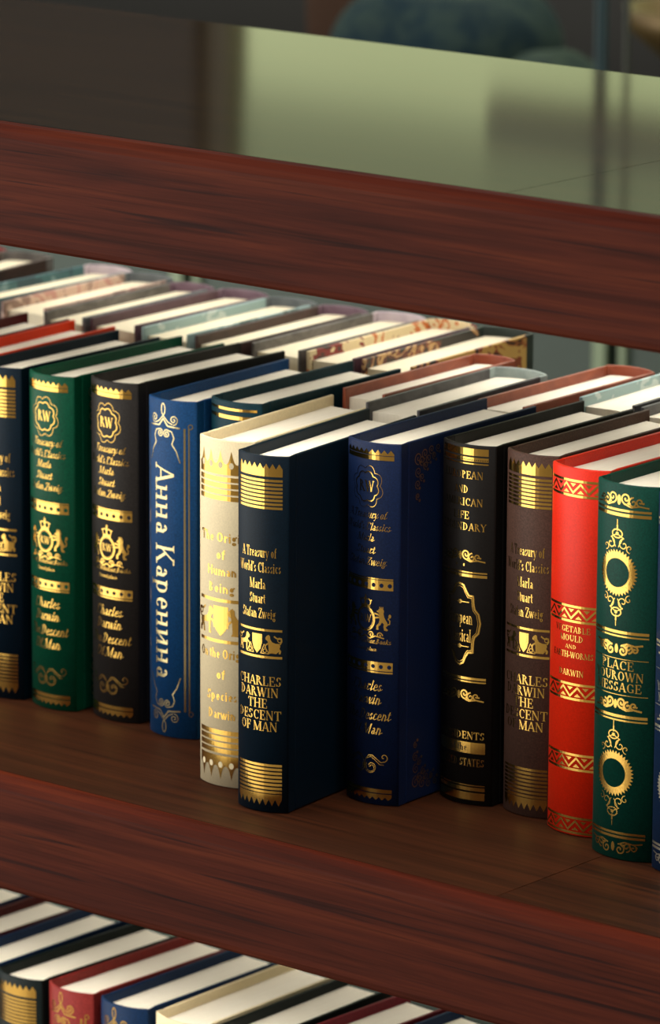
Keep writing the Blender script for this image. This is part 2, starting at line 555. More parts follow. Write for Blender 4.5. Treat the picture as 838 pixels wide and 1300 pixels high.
    def rampant(self, cx, cy, h, d=1, m=0):
        """standing lion; d=1 faces towards -s"""
        k = h / 10.0
        self.disc(cx - d * .2 * k, cy - 3.6 * k, 1.35 * k, 1.45 * k, m, 10)      # maned head
        self.poly([(cx + d * x * k, cy + y * k) for x, y in ((-1.4, -4.0), (-2.3, -3.5), (-1.4, -2.9))], m)
        for x in (-.8, -.1, .6):
            self.line([(cx + d * x * k, cy - 4.6 * k), (cx + d * x * k, cy - 5.5 * k)], .35 * k, m)
        B = [(-1.1, -2.7), (.9, -2.7), (1.2, -1.2), (1.9, .2), (2.7, 1.4), (2.7, 2.6), (1.9, 3.4), (2.9, 4.4), (2.7, 4.9), (1.3, 4.8), (.9, 3.2), (1.1, 2.0), (.2, 1.2), (-.4, 2.4), (-1.4, 3.2), (-1.2, 4.6), (-2.4, 4.7), (-2.3, 2.9), (-1.2, 1.6), (-.9, .2), (-1.2, -1.0)]
        for q in ((-1.0, -1.9, -3.0, -2.4), (-.9, -.9, -2.8, -.6)):
            self.line([(cx + d * q[0] * k, cy + q[1] * k), (cx + d * q[2] * k, cy + q[3] * k)], .75 * k, m)
        self.poly([(cx + d * x * k, cy + y * k) for x, y in B], m)
        self.line([(cx + d * x * k, cy + y * k) for x, y in ((2.2, 2.4), (3.6, 1.8), (3.7, .4), (3.0, -.4), (3.6, -1.3))], .5 * k, m)
        self.disc(cx + d * 3.7 * k, cy - 1.6 * k, .6 * k, .9 * k, m, 8)

    def crown(self, cx, cy, w, h, m=0):
        self.rect(cx - w * .38, cx + w * .38, cy + h * .34, cy + h * .5, m)
        for d in (-1, 1):
            self.ring(cx + d * w * .22, cy + h * .06, w * .2, h * .26, w * .07, m, 16)
            self.disc(cx + d * w * .47, cy - h * .1, w * .06, m=m, n=8)
        self.line([(cx, cy + h * .3), (cx, cy - h * .2)], w * .09, m)
        self.disc(cx, cy - h * .28, w * .09, m=m, n=8)
        self.line([(cx, cy - h * .56), (cx, cy - h * .3)], w * .06, m)
        self.line([(cx - w * .08, cy - h * .46), (cx + w * .08, cy - h * .46)], w * .05, m)

    def flourish(self, cx, cy, w, h, m=0, lw=0.0006, flip=1):
        """symmetric leafy scroll, w wide, h tall"""
        self.disc(cx, cy, h * .13, h * .3, m, 10)
        for d in (-1, 1):
            self.spiral(cx + d * w * .13, cy - flip * h * .12, h * .34, 90 * flip, 1.3, lw * 1.4, d, m)
            self.spiral(cx + d * w * .25, cy + flip * h * .08, h * .30, -90 * flip, 1.2, lw * 1.3, -d, m)
            self.spiral(cx + d * w * .36, cy + flip * h * .02, h * .24, 90 * flip, 1.1, lw * 1.2, d, m)
            self.line([(cx + d * w * .1, cy + flip * h * .2), (cx + d * w * .22, cy + flip * h * .36), (cx + d * w * .36, cy + flip * h * .26), (cx + d * w * .5, cy + flip * h * .34)], lw * 1.3, m)
            for q, r in ((.18, .12), (.3, .1), (.41, .09)):
                self.disc(cx + d * w * q, cy + flip * h * (.2 - q * .3), h * r, h * r * .7, m, 8)

    def rosette(self, cx, cy, R, m=0):
        n = 38
        for i in range(n):
            q = 2 * math.pi * (i + .5) / n
            a0, a1 = q - math.pi / n, q + math.pi / n
            r0, r1 = R * .64, R * .86
            c = lambda r, a: (cx + r * math.cos(a), cy + r * math.sin(a))
            self.poly([c(r0, a0), c(r0, a1), c(r1, a1), c(R, q), c(r1, a0)], m)
        self.ring(cx, cy, R * .66, R * .66, R * .09, m, 38)
        for d in (-1, 1):
            b = cy + d * R
            for e in (-1, 1):
                self.spiral(cx + e * R * .34, b + d * R * .22, R * .26, 90 * d, 1.1, .0006, e * d, m)
                self.spiral(cx + e * R * .62, b + d * R * .08, R * .18, -90 * d, .9, .0005, -e * d, m)
                self.line([(cx + e * R * .08, b + d * R * .1), (cx + e * R * .3, b + d * R * .5), (cx + e * R * .06, b + d * R * .62)], .0006, m)
            self.ring(cx, b + d * R * .66, R * .26, R * .18, .0008, m, 18)
            self.disc(cx, b + d * R * .66, R * .08, m=m, n=8)
            self.line([(cx, b + d * R * .8), (cx, b + d * R * 1.0)], .0010, m)
            self.line([(cx, b + d * R * .95), (cx, b + d * R * 1.25)], .0005, m)

    def build(self, name, mats, parent, mapper, lo, hi, step=0.0026, flat=False):
        bm = bmesh.new()
        lay = bm.faces.layers.int.new('lift')
        for i, (pts, m) in enumerate(self.p):
            try:
                f = bm.faces.new([bm.verts.new((x, v, 0)) for x, v in pts])
            except ValueError:
                continue
            f.material_index = m
            f[lay] = i % 9 + (10 if m else 0)
        bmesh.ops.triangulate(bm, faces=[f for f in bm.faces if len(f.verts) > 4])
        if not flat:
            x = lo + step
            while x < hi:
                bmesh.ops.bisect_plane(bm, geom=bm.verts[:] + bm.edges[:] + bm.faces[:], plane_co=(x, 0, 0), plane_no=(1, 0, 0), dist=1e-7)
                x += step
        vs, fs, mi = [], [], []
        for f in bm.faces:
            base = len(vs)
            off = 0.00012 + 0.000006 * f[lay]
            co = [vv.co for vv in f.verts]
            area = sum(co[i].x * co[(i + 1) % len(co)].y - co[(i + 1) % len(co)].x * co[i].y for i in range(len(co)))
            if area > 0:          # v runs down, so counter-clockwise on the cover is negative here
                co = co[::-1]
            for c in co:
                vs.append(mapper(c.x, c.y, off))
            fs.append(tuple(range(base, base + len(co))))
            mi.append(f.material_index)
        bm.free()
        return obj(name, vs, fs, mats, parent, mi)


# ------------------------------------------------------------------ spine designs (S = half arc length used, h = height)
def art_treasury(S, h):
    f = Foil()
    a, b = -S * .84, S * .80
    c, w = (a + b) / 2, b - a
    f.saw(a, b, .0085, .0050, 8, 0, .0135)
    for i in range(8):
        v = .0153 + i * .00255
        f.rect(a, b, v, v + .0016)
    for s, v, k in (("A Treasury of", .0665, .78), ("World's Classics", .0765, .95), ("Marla", .0873, .36), ("Stuart", .0968, .36), ("Stafan Zweig", .1066, .76)):
        f.text(s, c, v, .0066, w * k)
    f.rect(a, b, .1135, .1150)
    f.rect(a, b, .1312, .1328)
    f.poly([(c - .0038, .1170), (c + .0038, .1170), (c + .0038, .1225), (c + .0026, .1268), (c, .1298), (c - .0026, .1268), (c - .0038, .1225)])
    f.lion(c + w * .33, .1232, .0125, 1)
    f.lion(c - w * .33, .1232, .0125, -1)
    for d in (-1, 1):
        f.line([(c + d * .0052, .1235), (c + d * .0028, .1296), (c + d * .0085, .1296), (c + d * .0052, .1235)], .0005)
        f.ring(c + d * .0057, .1278, .0012, .0012, .0005, 0, 10)
    for s, v, k in (("CHARLES", .1510, .98), ("DARWIN", .1585, .88), ("THE", .1660, .44), ("DESCENT", .1737, .98), ("OF MAN", .1812, .84)):
        f.text(s, c, v, .0062, w * k)
    k = h - .235
    for i in range(8):
        v = .2030 + k + i * .00255
        f.rect(a, b, v, v + .0016)
    f.saw(a, b, .2265 + k, .2308 + k, 8, 0, .2230 + k)
    return f


def art_monogram(S, h):
    f = Foil()
    a, b = -S * .90, S * .80
    c, w = (a + b) / 2, b - a
    f.saw(a, b, .0067, .0042, 9, 0, .0078)
    f.rect(a, b, .0082, .0110)
    f.ring(c, .0290, .0102, .0117, .00032, 0, 120, .22, 8, .4)
    f.ring(c, .0290, .0082, .0088, .00065, 0, 120, .16, 8, .4)
    f.text("RW", c, .0322, .0072, .0122)
    for s, v, k in (("A Treasury of", .0495, .78), ("World's Classics", .0575, .92), ("Marla", .0648, .34), ("Stuart", .0728, .38), ("Stefan Zweig", .0805, .78)):
        f.text(s, c - .001, v, .0052, w * k, 'script')

    def band(v, up_):
        if up_:
            f.rect(a, b, v, v + .0008)
            f.rect(a, b, v + .0012, v + .0078)
            q = v + .0046
        else:
            f.rect(a, b, v, v + .0058)
            f.rect(a, b, v + .0064, v + .0074)
            q = v + .0030
        for i in range(7):
            f.disc(a + (i + .6) * w / 7, q, .0014, .0014, 1, 12)
    band(.0885, True)
    f.crown(c, .1045, .0096, .0080)
    f.ring(c, .1160, .0068, .0078, .0011, 0, 34)
    f.ring(c, .1160, .0058, .0067, .0003, 0, 30)
    f.text("RW", c, .1183, .0052, .0092, 'thin')
    f.rampant(c + .0118, .1155, .0150, 1)
    f.rampant(c - .0118, .1155, .0150, -1)
    for d in (-1, 1):
        f.spiral(c + d * .0045, .1262, .0022, 180 if d > 0 else 0, 1.2, .0008, d)
        f.spiral(c + d * .0105, .1262, .0021, 0 if d > 0 else 180, 1.2, .0008, -d)
        f.line([(c, .1270), (c + d * .0035, .1288), (c + d * .0075, .1268), (c + d * .0135, .1280)], .0008)
    f.text("Royal Windsor Books", c, .1320, .0034, w * .92, 'script')
    f.text("Grand place", c, .1370, .0026, w * .42, 'script')
    band(.1440, False)
    for s, v, k in (("Charles", .1635, .60), ("Darwin", .1725, .56), ("The Descent", .1830, .90), ("Of Man", .1925, .60)):
        f.text(s, c, v, .0070, w * k, 'script')
    q = .2115
    for d in (-1, 1):
        f.spiral(c + d * .0050, q + .0026, .0056, 200 if d > 0 else -20, 1.15, .0005, -d)
        f.spiral(c + d * .0052, q + .0030, .0042, 210 if d > 0 else -30, 1.0, .00045, -d)
        f.line([(c + d * .0004, q + .0040), (c + d * .0006, q - .0010), (c + d * .0030, q - .0046), (c + d * .0060, q - .0050), (c + d * .0090, q - .0028), (c + d * .0120, q - .0006), (c + d * .0145, q - .0012)], .0005)
        f.line([(c + d * .0018, q - .0022), (c + d * .0050, q - .0040), (c + d * .0082, q - .0018), (c + d * .0115, q + .0010), (c + d * .0140, q + .0008)], .0004)
        f.spiral(c + d * .0140, q - .0040, .0030, 90, 1.0, .0005, -d)
    k = h - .237
    f.rect(a, b, .2265 + k, .2290 + k)
    f.saw(a, b, .2318 + k, .2338 + k, 9, 0, .2297 + k)
    return f


def art_frame(S, h, title=True):
    f = Foil()
    a, b = -S * .90, S * .80
    R = S * .62
    L = -S * .88
    c = (L + R) / 2
    lw = .00075
    for top in (True, False):
        V = (lambda v: v) if top else (lambda v: h - v)
        sg = 1 if top else -1
        P = [(c + .0016 * math.sin(i * math.pi / 10), V(.0105 - .0043 * (1 - math.cos(i * math.pi / 10)) * .9)) for i in range(21)]
        f.line(P, lw)
        for d in (-1, 1):
            f.line([(c, V(.0110)), (c + d * .0040, V(.0150)), (c + d * .0075, V(.0165))], lw)
            f.spiral(c + d * .0085, V(.0133), .0034, 90 * sg, 1.5, lw, -d * sg)
            f.line([(c, V(.0130)), (c + d * .0038, V(.0178)), (c + d * .0130, V(.0186))], lw * 1.3)
            f.spiral(c + d * .0030, V(.0232), .0028, -90 * sg, 1.6, lw, -d * sg if False else d * sg * -1)
            f.line([(c + d * .0030, V(.0204)), (c + d * .0070, V(.0215)), (c + d * .0088, V(.0255)), (c + d * .0072, V(.0300)), (c + d * .0105, V(.0345)), (c + d * .0132, V(.0420))], lw)
    f.rect(R - .0008, R + .0006, .0186, h - .0186)
    f.rect(L - .0002, L + .0006, .0186, h - .0186)
    f.rect(R + .0024, R + .0034, .0180, h - .0180)
    for v in (.0172, h - .0172):
        f.ring(R + .0040, v, .0014, .0016, .0006, 0, 14)
    if title:
        f.text('\u0410\u043d\u043d\u0430 \u041a\u0430\u0440\u0435\u043d\u0438\u043d\u0430', c - .0078, .0440, .0166, .1500, 'thin', rot=True)
    return f


def art_crown(S, h):
    f = Foil()
    a, b = -S * .88, S * .86
    c, w = (a + b) / 2, b - a
    n = 5
    d = w / n

    def crown_band(vb, sg):
        # five concave spikes rising from the band edge vb
        for i in range(n):
            x0 = a + i * d
            P = [(x0, vb), (x0, vb - sg * .0070)]
            for k in range(7):
                q = k / 6
                P.append((x0 + d / 2 * q, vb - sg * (.0070 + .0090 * q ** 2.4)))
            for k in range(1, 7):
                q = 1 - k / 6
                P.append((x0 + d - d / 2 * q, vb - sg * (.0070 + .0090 * q ** 2.4)))
            P.append((x0 + d, vb))
            f.poly(P)
            f.disc(x0 + d / 2, vb - sg * .0062, .0017, .0021, 1, 14)
    crown_band(.0230, 1)
    for i in range(4):
        f.rect(a, b, .0246 + i * .0042, .0277 + i * .0042)
    for s, v, k in (("The Origin", .0680, .92), ("of", .0795, .18), ("Human", .0905, .58), ("Being", .1020, .52)):
        f.text(s, c, v, .0064, w * k, 'bold')
    f.rect(a, b, .1060, .1082)
    f.poly([(c - .006, .1110), (c + .006, .1110), (c + .006, .1210), (c + .004, .1270), (c, .1310), (c - .004, .1270), (c - .006, .1210)])
    f.lion(c + w * .33, .1210, .0190, 1)
    f.lion(c - w * .33, .1210, .0190, -1)
    f.rect(a, b, .1335, .1357)
    for s, v, k in (("On the Origin", .1460, .96), ("of", .1600, .18), ("Species", .1745, .60), ("Darwin", .1870, .54)):
        f.text(s, c, v, .0064, w * k, 'bold')
    for i in range(4):
        f.rect(a, b, .1945 + i * .0042, .1976 + i * .0042)
    crown_band(.2118, -1)
    return f


def art_european(S, h):
    f = Foil()
    a, b = -S * .88, S * .78
    c, w = (a + b) / 2, b - a
    f.rect(a, b, .0022, .0068)
    f.rect(a, b, .0080, .0106)
    for i in range(26):
        f.disc(a + (i + .5) * w / 26, .0097, .0004, m=1, n=6)
    f.rect(a, b, .0118, .0126)
    for s, v, k in (("EUROPEAN", .0222, .84), ("AND", .0318, .30), ("AMERICAN", .0400, .84), ("LIFE", .0487, .34), ("LEGENDARY", .0562, .96)):
        f.text(s, c, v, .0050, w * k, 'serif')
    f.flourish(c, .0730, w * .92, .0095, 0, .0007)
    for d in (-1, 1):
        f.disc(c + d * .003, .0790, .0006, .0010, 0, 6)
    f.rect(a, b, .0832, .0841)
    f.rect(a, b, .0850, .0868)
    half = [(0, .0915), (.003, .0925), (.005, .0962), (.0068, .0990), (.0100, .0992), (.0104, .1050), (.0112, .1080), (.0138, .1110), (.0150, .1170), (.0138, .1235), (.0112, .1262), (.0104, .1290), (.0100, .1365), (.0068, .1368), (.005, .1395), (.003, .1440), (0, .1455)]
    for d in (-1, 1):
        f.line([(c + d * x, v) for x, v in half], .0012)
        f.line([(c + d * x * .9, .1185 + (v - .1185) * .93) for x, v in half], .0004)
    for v in (.1035, .1330):
        f.disc(c, v, .0018, .0015, 0, 8)
        f.line([(c - .007, v), (c + .007, v)], .0005)
    f.text("European", c, .1180, .0085, .0195, 'thin')
    f.text("Classical", c, .1300, .0085, .0175, 'thin')
    f.rect(a, b, .1532, .1548)
    f.rect(a, b, .1557, .1566)
    f.flourish(c, .1655, w * .92, .0095, 0, .0007)
    f.text("PRESIDENTS", c, .1945, .0050, w * .98)
    f.rect(a, b, .1965, .2040)
    f.text("of the", c, .2022, .0048, w * .36, 'serif', 1)
    f.text("UNITED STATES", c, .2125, .0050, w * .98)
    f.rect(a, b, .2250, .2257)
    f.rect(a, b, .2266, .2290)
    f.rect(a, b, .2302, .2352)
    return f


def art_zigzag(S, h):
    f = Foil()
    a, b = -S * .95, S * .9
    c = (a + b) / 2
    for v in (.0075, .0885, .1390, .1850, .2265):
        f.zigzag(a, b, v, v + .0112, 4)
    for s, v, k in (("VEGETABLE", .1062, .62), ("MOULD", .1120, .42), ("AND", .1168, .2), ("EARTH-WORMS", .1228, .72), ("DARWIN", .1345, .44)):
        f.text(s, c, v, .0040 if s != "AND" else .0026, (b - a) * k)
    return f


def art_rosette(S, h):
    f = Foil()
    a, b = -S * .94, S * .80
    c, w = (a + b) / 2, b - a
    f.flourish(c, .0100, w * .92, .0110, 0, .0007)
    f.rect(a, b, .0158, .0172)
    f.rect(a, b, .0184, .0204)
    f.rosette(c - .001, .0565, .0150)
    f.rect(a, b, .0930, .0948)
    f.rect(a, b, .0960, .0970)
    f.flourish(c, .1045, w * .82, .0100, 0, .0009, -1)
    f.rect(a, b, .1108, .1112)
    for s, v, k in (("PLACE", .1178, .58), ("YOUROWN", .1248, .88), ("MESSAGE", .1318, .82)):
        f.text(s, c, v, .0058, w * k)
    f.rect(a, b, .1338, .1342)
    f.flourish(c, .1400, w * .82, .0100, 0, .0009, 1)
    f.rect(a, b, .1468, .1486)
    f.rect(a, b, .1498, .1508)
    f.rosette(c - .001, .1850, .0150)
    f.rect(a, b, .2225, .2240)
    f.rect(a, b, .2250, .2266)
    f.flourish(c, .2325, w * .92, .0105, 0, .0007, -1)
    return f


def art_bands(S, h):
    f = Foil()
    a, b = -S * .95, S * .85
    f.rect(a, b, .0045, .0062)
    f.rect(a, b, .0095, .0120)
    f.flourish(0, .0250, (b - a) * .8, .0100)
    f.rect(a, b, h - .0120, h - .0095)
    f.rect(a, b, h - .0062, h - .0045)
    return f


def art_side(depth, h):
    """corner filigree and small flourishes stamped on a side board; s = distance from the spine"""
    f = Foil()
    for top in (1, 0):
        V = (lambda v: v) if top else (lambda v: h - v)
        sg = 1 if top else -1
        for e in (0, 1):
            X = (lambda s: .014 + s) if not e else (lambda s: depth - .010 - s)
            d = 1 if not e else -1
            for s, v, r in ((.008, .014, .0034), (.015, .014, .003), (.008, .025, .0026), (.021, .013, .0024), (.004, .012, .0042), (.011, .010, .0036), (.004, .021, .0034), (.018, .0085, .0030), (.012, .018, .0028), (.0035, .029, .0030), (.025, .0085, .0026), (.0035, .037, .0022)):
                f.spiral(X(s), V(v), r, 90 * sg, 1.4, .0007, d * sg)
                f.disc(X(s + .002), V(v + .003), .0011, m=0, n=7)
    q = h * .5
    for d in (-1, 1):
        f.spiral(.050, q + d * .016, .005, 90, 1.2, .0009, d)
        f.line([(.050, q + d * .010), (.046, q + d * .004), (.050, q)], .0007)
    return f


# ------------------------------------------------------------------ the bookcase
D, RZ = 0.447, 0.010        # shelf depth; the top lies 10 mm above the front arris
TH = 0.070                  # arris to lower edge
GAP = 0.4348                # shelf spacing
X0, X1, SEAM = -3.60, -1.15, -1.781
case = empty('bookcase', (-2.3, D / 2, -0.84), 0, 'open two-sided bookcase of dark reddish brown wood with thick shelves', 'bookcase')
CASE_OFF = Vector((2.3, -D / 2, 0.84))


def case_part(name, v, f, m, parent=None):
    o = obj(name, [tuple(Vector(q) + CASE_OFF) for q in v], f, m, parent or case)
    return o


def round_profile(y_flip=False):
    P = [(0.030, RZ), (0.0075, RZ)]
    P += [(0.0045, RZ - .0010), (0.0015, RZ - .0045), (0.0002, 0.0008), (0.0, -0.0012)]
    P += [(0.0, -TH + .006), (0.0006, -TH + .0028), (0.0026, -TH + .0006), (0.005, -TH), (0.030, -TH)]
    return P


shelves = []
for k, z in enumerate((GAP, 0.0, -GAP)):
    bm = bmesh.new()
    bx(bm, X0, SEAM, 0.0085, D - 0.0085, z + RZ - 0.028, z + RZ + 0.0002)
    bmesh.ops.translate(bm, verts=bm.verts, vec=CASE_OFF)
    sh = from_bm('shelf', bm, M['top_wood' if k == 0 else 'shelf_wood'], case)
    bm = bmesh.new()
    bx(bm, SEAM + .0006, X1, 0.0085, D - 0.0085, z + RZ - 0.028, z + RZ + 0.0002)
    bmesh.ops.translate(bm, verts=bm.verts, vec=CASE_OFF)
    from_bm('cross_grain_panel', bm, M['top_cross' if k == 0 else 'shelf_cross'], sh)
    for back in (False, True):
        v, f = extrude_profile([((D - y) if back else y, zz + z) for y, zz in round_profile()], X0, X1)
        e = case_part('shelf_edging', v, f, [M['front_wood'], M['edge_wood']], sh)
        for p in e.data.polygons:
            c = p.center - CASE_OFF
            yy = D - c.y if back else c.y
            p.material_index = 1 if c.z - z > .0006 else 0
    shelves.append(sh)
for x0, x1 in ((X0 - 0.045, X0), (X1, X1 + 0.045)):
    bm = bmesh.new()
    bx(bm, x0, x1, -0.004, D + 0.004, -0.84, GAP + RZ, 0.003)
    bmesh.ops.translate(bm, verts=bm.verts, vec=CASE_OFF)
    from_bm('end_panel', bm, M['front_wood'], case)

# ------------------------------------------------------------------ books
def make_book(label, x, y, z, yaw, w, h, depth, cover, art=None, back=False, group=None, gold=None, foil2=None, inner=None, pages=None, side_art=False, spine_mat=None, right=None, cat='book'):
    """(x, y) = the corner nearest the shelf front on the viewer's left; back=True turns the spine to the far side"""
    cov = M[cover] if isinstance(cover, str) else cover
    ya = math.radians(yaw)
    cx, cy = w / 2, depth / 2
    ox = x + cx * math.cos(ya) - cy * math.sin(ya)
    oy = y + cx * math.sin(ya) + cy * math.cos(ya)
    root = empty('book', (ox, oy, z), ya + (math.pi if back else 0), label, cat, group)
    off = Vector((-w / 2, -depth / 2, 0))
    bulge = 0.17 * w
    R = (w * w / 4 + bulge * bulge) / (2 * bulge)
    yc = R - bulge
    th_max = math.asin(w / 2 / R)
    bt = 0.0026                      # board thickness
    # spine: rounded shell with a softened rim, carried a little way round each side
    n = 30
    path = [(0.0, 0.0075, 0, -1.0, 0)] + [None] * 0
    outer = []
    outer.append((0.0006, 0.0085, -1.0, 0.0))
    for i in range(n + 1):
        q = -th_max + 2 * th_max * i / n
        outer.append((w / 2 + R * math.sin(q), yc - R * math.cos(q), math.sin(q), -math.cos(q)))
    outer.append((w - 0.0006, 0.0085, 1.0, 0.0))
    sec = [(0, 0.0), (0, h - .0008), (.0005, h - .0001), (.0013, h - .0001), (.0018, h - .0008), (.0018, 0.0)]
    vs, fs, sm = [], [], []
    for (px, py, nx, ny) in outer:
        if abs(py) < 1e-9 or py > 0.001:
            nx, ny = (nx, ny) if py > .001 else (nx, ny)
        for dd, zz in sec:
            vs.append((px - nx * dd + off.x, py - ny * dd + off.y, zz))
    m_ = len(sec)
    for i in range(len(outer) - 1):
        for j in range(m_):
            k = (j + 1) % m_
            fs.append((i * m_ + j, (i + 1) * m_ + j, (i + 1) * m_ + k, i * m_ + k))
            sm.append(0 < i < len(outer) - 2)
    fs.append(tuple(range(m_))[::-1])
    fs.append(tuple(range((len(outer) - 1) * m_, len(outer) * m_)))
    sm += [False, False]
    sp = obj('spine', vs, fs, M[spine_mat] if isinstance(spine_mat, str) else (spine_mat or cov), root, None, sm)
    # boards
    for k, (a, b) in enumerate(((0.0, bt), (w - bt, w))):
        bm = bmesh.new()
        bx(bm, a + off.x, b + off.x, 0.0080 + off.y, depth + off.y, 0, h, 0.0007)
        cm = cov
        if back and k == 0 and right is not None:
            cm = right
        if back and k == 1 and inner is not None:
            cm = inner
        from_bm('cover_board', bm, cm, root)
    # page block
    ins, zt = 0.0042, h - 0.0070
    x0, x1 = bt + .0002, w - bt - .0002
    prof = []
    for i in range(13):
        q = -1 + 2 * i / 12
        px = x0 + (x1 - x0) * (i / 12)
        d = (px - w / 2)
        prof.append((px, yc - math.sqrt(max(R * R - d * d, 1e-9)) + 0.0026))
    for i in range(9):
        q = i / 8
        prof.append((x1 - (x1 - x0) * q, depth - ins - 0.0016 * math.sin(math.pi * q)))
    npf = len(prof)
    vs = [(px + off.x, py + off.y, zz) for zz in (0.0045, zt) for px, py in prof]
    fs = [tuple(range(npf))[::-1], tuple(range(npf, 2 * npf))] + [(i, (i + 1) % npf, npf + (i + 1) % npf, npf + i) for i in range(npf)]
    obj('page_block', vs, fs, pages or M['paper'], root)
    # gold stamping on the spine
    if art:
        S_ = R * th_max
        foil = art(S_, h)
        RR = R

        def mp(s, v, o):
            q = s / RR
            return (w / 2 + (RR + o) * math.sin(q) + off.x, yc - (RR + o) * math.cos(q) + off.y, h - v)
        foil.build('gold_stamping', [gold or M['gold'], foil2 or cov], root, mp, -S_, S_)
    if side_art:
        art_side(depth, h).build('side_stamping', [M['gold_dim']], root, lambda s, v, o: (w + o + off.x, s + off.y, h - v), 0, depth, flat=True)
    return root


Z1 = RZ + 0.0008
G1 = 'hardbacks in the spine-out row of the middle shelf'
Dp = 0.148
make_book('dark red hardback, farthest along the spine-out row beside the orange-red one', -2.427, 0.144, Z1, 3, .0415, .235, .146, 'dark_red', art_bands, group=G1)
make_book('orange-red hardback wedged between the dark red one and the blue-black one', -2.384, 0.145, Z1, 2.5, .0400, .235, .147, 'orange_red', art_bands, group=G1)
make_book('blue-black hardback with gold stripes, beside the emerald green monogram book', -2.3425, 0.143, Z1, 0, .0415, .2350, .143, 'navy_black', art_treasury, group=G1)
make_book('emerald green hardback with gold round monogram and script lettering', -2.2952, 0.1448, Z1, -.6, .0420, .2353, .154, 'green', art_monogram, group=G1, side_art=True)
make_book('charcoal hardback with gold round monogram and script lettering', -2.2443, 0.1515, Z1, -1.3, .0440, .2372, .149, 'black', art_monogram, group=G1)
make_book('bright blue hardback with tall vertical Cyrillic title in a gold scroll frame', -2.1857, 0.1449, Z1, 2.6, .0411, .2332, .151, 'blue', art_frame, group=G1, gold=M['gold_fine'])
make_book('dark teal hardback set back between the blue and the cream book', -2.1400, 0.1560, Z1, 1.0, .0440, .2372, .149, 'teal', art_bands, group=G1)
make_book('cream hardback with gold crown bands and bold gold lettering', -2.0832, 0.0796, Z1, 4.8, .0440, .2325, .148, 'cream', art_crown, group=G1)
make_book('blue-black hardback pulled out farthest of all, with gold stripes on its spine', -2.0271, 0.0526, Z1, 6.0, .0392, .2350, .149, 'navy_black', art_treasury, group=G1)
make_book('navy blue hardback with gold monogram and gilt corner scrolls on its side', -1.9863, 0.1132, Z1, 2.0, .0425, .2395, .148, 'navy', art_monogram, group=G1, side_art=True)
make_book('black hardback with gold scalloped cartouche in the middle of its spine', -1.9406, 0.1536, Z1, .3, .0429, .2383, .148, 'black_brown', art_european, group=G1, side_art=True)
make_book('brown hardback with gold stripes, beside the scarlet book', -1.8916, 0.1575, Z1, .2, .0410, .2383, .150, 'brown', art_treasury, group=G1)
make_book('scarlet hardback with four gold zigzag bands', -1.8464, 0.1455, Z1, -.5, .0455, .2386, .150, 'red', art_zigzag, group=G1)
make_book('bottle green hardback with two toothed gold rings on its spine', -1.7944, 0.1235, Z1, .5, .0470, .2402, .150, 'green2', art_rosette, group=G1)
make_book('deep blue hardback beside the bottle green ringed book', -1.7440, 0.1180, Z1, .5, .0450, .2400, .150, 'blue2', art_rosette, group=G1, gold=plain('pale_gold_foil', (.62, .60, .48, 1), .3, 1.0))

# fore-edge-out row behind: spines on the far side
G2 = 'hardbacks in the fore-edge-out row at the back'
c4 = lambda *a: lin(*a)
mats2 = {
    'mauve': printed('mauve_mottle', [(.3, c4(92, 66, 82)), (.7, c4(128, 104, 120))], 30),
    'plum': printed('plum_mottle', [(.3, c4(70, 42, 56)), (.7, c4(92, 62, 74))], 30),
    'greyblue': printed('grey_blue_mottle', [(.3, c4(76, 84, 90)), (.7, c4(110, 116, 120))], 40),
    'grey': printed('grey_mottle', [(.3, c4(74, 70, 68)), (.7, c4(112, 106, 104))], 50),
    'sky': printed('sky_print', [(.0, c4(96, 122, 118)), (.42, c4(150, 176, 178)), (.58, c4(190, 204, 202))], 10),
    'dbrown': printed('dark_brown_mottle', [(.3, c4(48, 28, 26)), (.7, c4(70, 44, 40))], 30),
    'ivory': printed('ivory_print', [(0, c4(60, 30, 28)), (.38, c4(130, 22, 20)), (.44, c4(228, 208, 166)), (.58, c4(204, 110, 50)), (.61, c4(226, 206, 166)), (.70, c4(120, 24, 22))], 22, .6),
    'tapestry': printed('tapestry_print', [(0, c4(30, 22, 20)), (.45, c4(120, 60, 38)), (.5, c4(190, 150, 100)), (.56, c4(90, 36, 28)), (.62, c4(30, 24, 24))], 26),
    'still': printed('still_life_print', [(0, c4(18, 12, 12)), (.42, c4(130, 60, 34)), (.46, c4(190, 150, 80)), (.55, c4(150, 84, 40)), (.58, c4(20, 14, 14)), (.70, c4(160, 60, 36))], 24, .8),
    'tealprint': printed('teal_print', [(0, c4(20, 62, 74)), (.5, c4(46, 92, 100)), (.6, c4(110, 140, 146)), (.7, c4(200, 150, 130))], 14),
    'pinkprint': printed('pink_print', [(0, c4(150, 120, 110)), (.45, c4(206, 176, 160)), (.56, c4(190, 140, 130)), (.66, c4(60, 48, 46))], 22),
    'rust': printed('rust_mottle', [(.3, c4(126, 58, 40)), (.7, c4(158, 80, 54))], 30),
    'slate': printed('slate_mottle', [(.3, c4(52, 50, 54)), (.7, c4(78, 76, 80))], 40),
    'frost': printed('frost_mottle', [(.3, c4(140, 156, 156)), (.7, c4(176, 190, 188))], 40),
    'lilac': printed('lilac_print', [(.3, c4(176, 160, 176)), (.7, c4(212, 198, 206))], 40),
    'oxblood': printed('oxblood_mottle', [(.3, c4(110, 18, 22)), (.7, c4(140, 34, 34))], 30),
    'dgreen': printed('dark_green_mottle', [(.3, c4(26, 34, 32)), (.7, c4(44, 56, 50))], 30),
}
ZB = .2368                      # book height: tops at 0.247
DB = .147
yb = lambda y: y - .0074
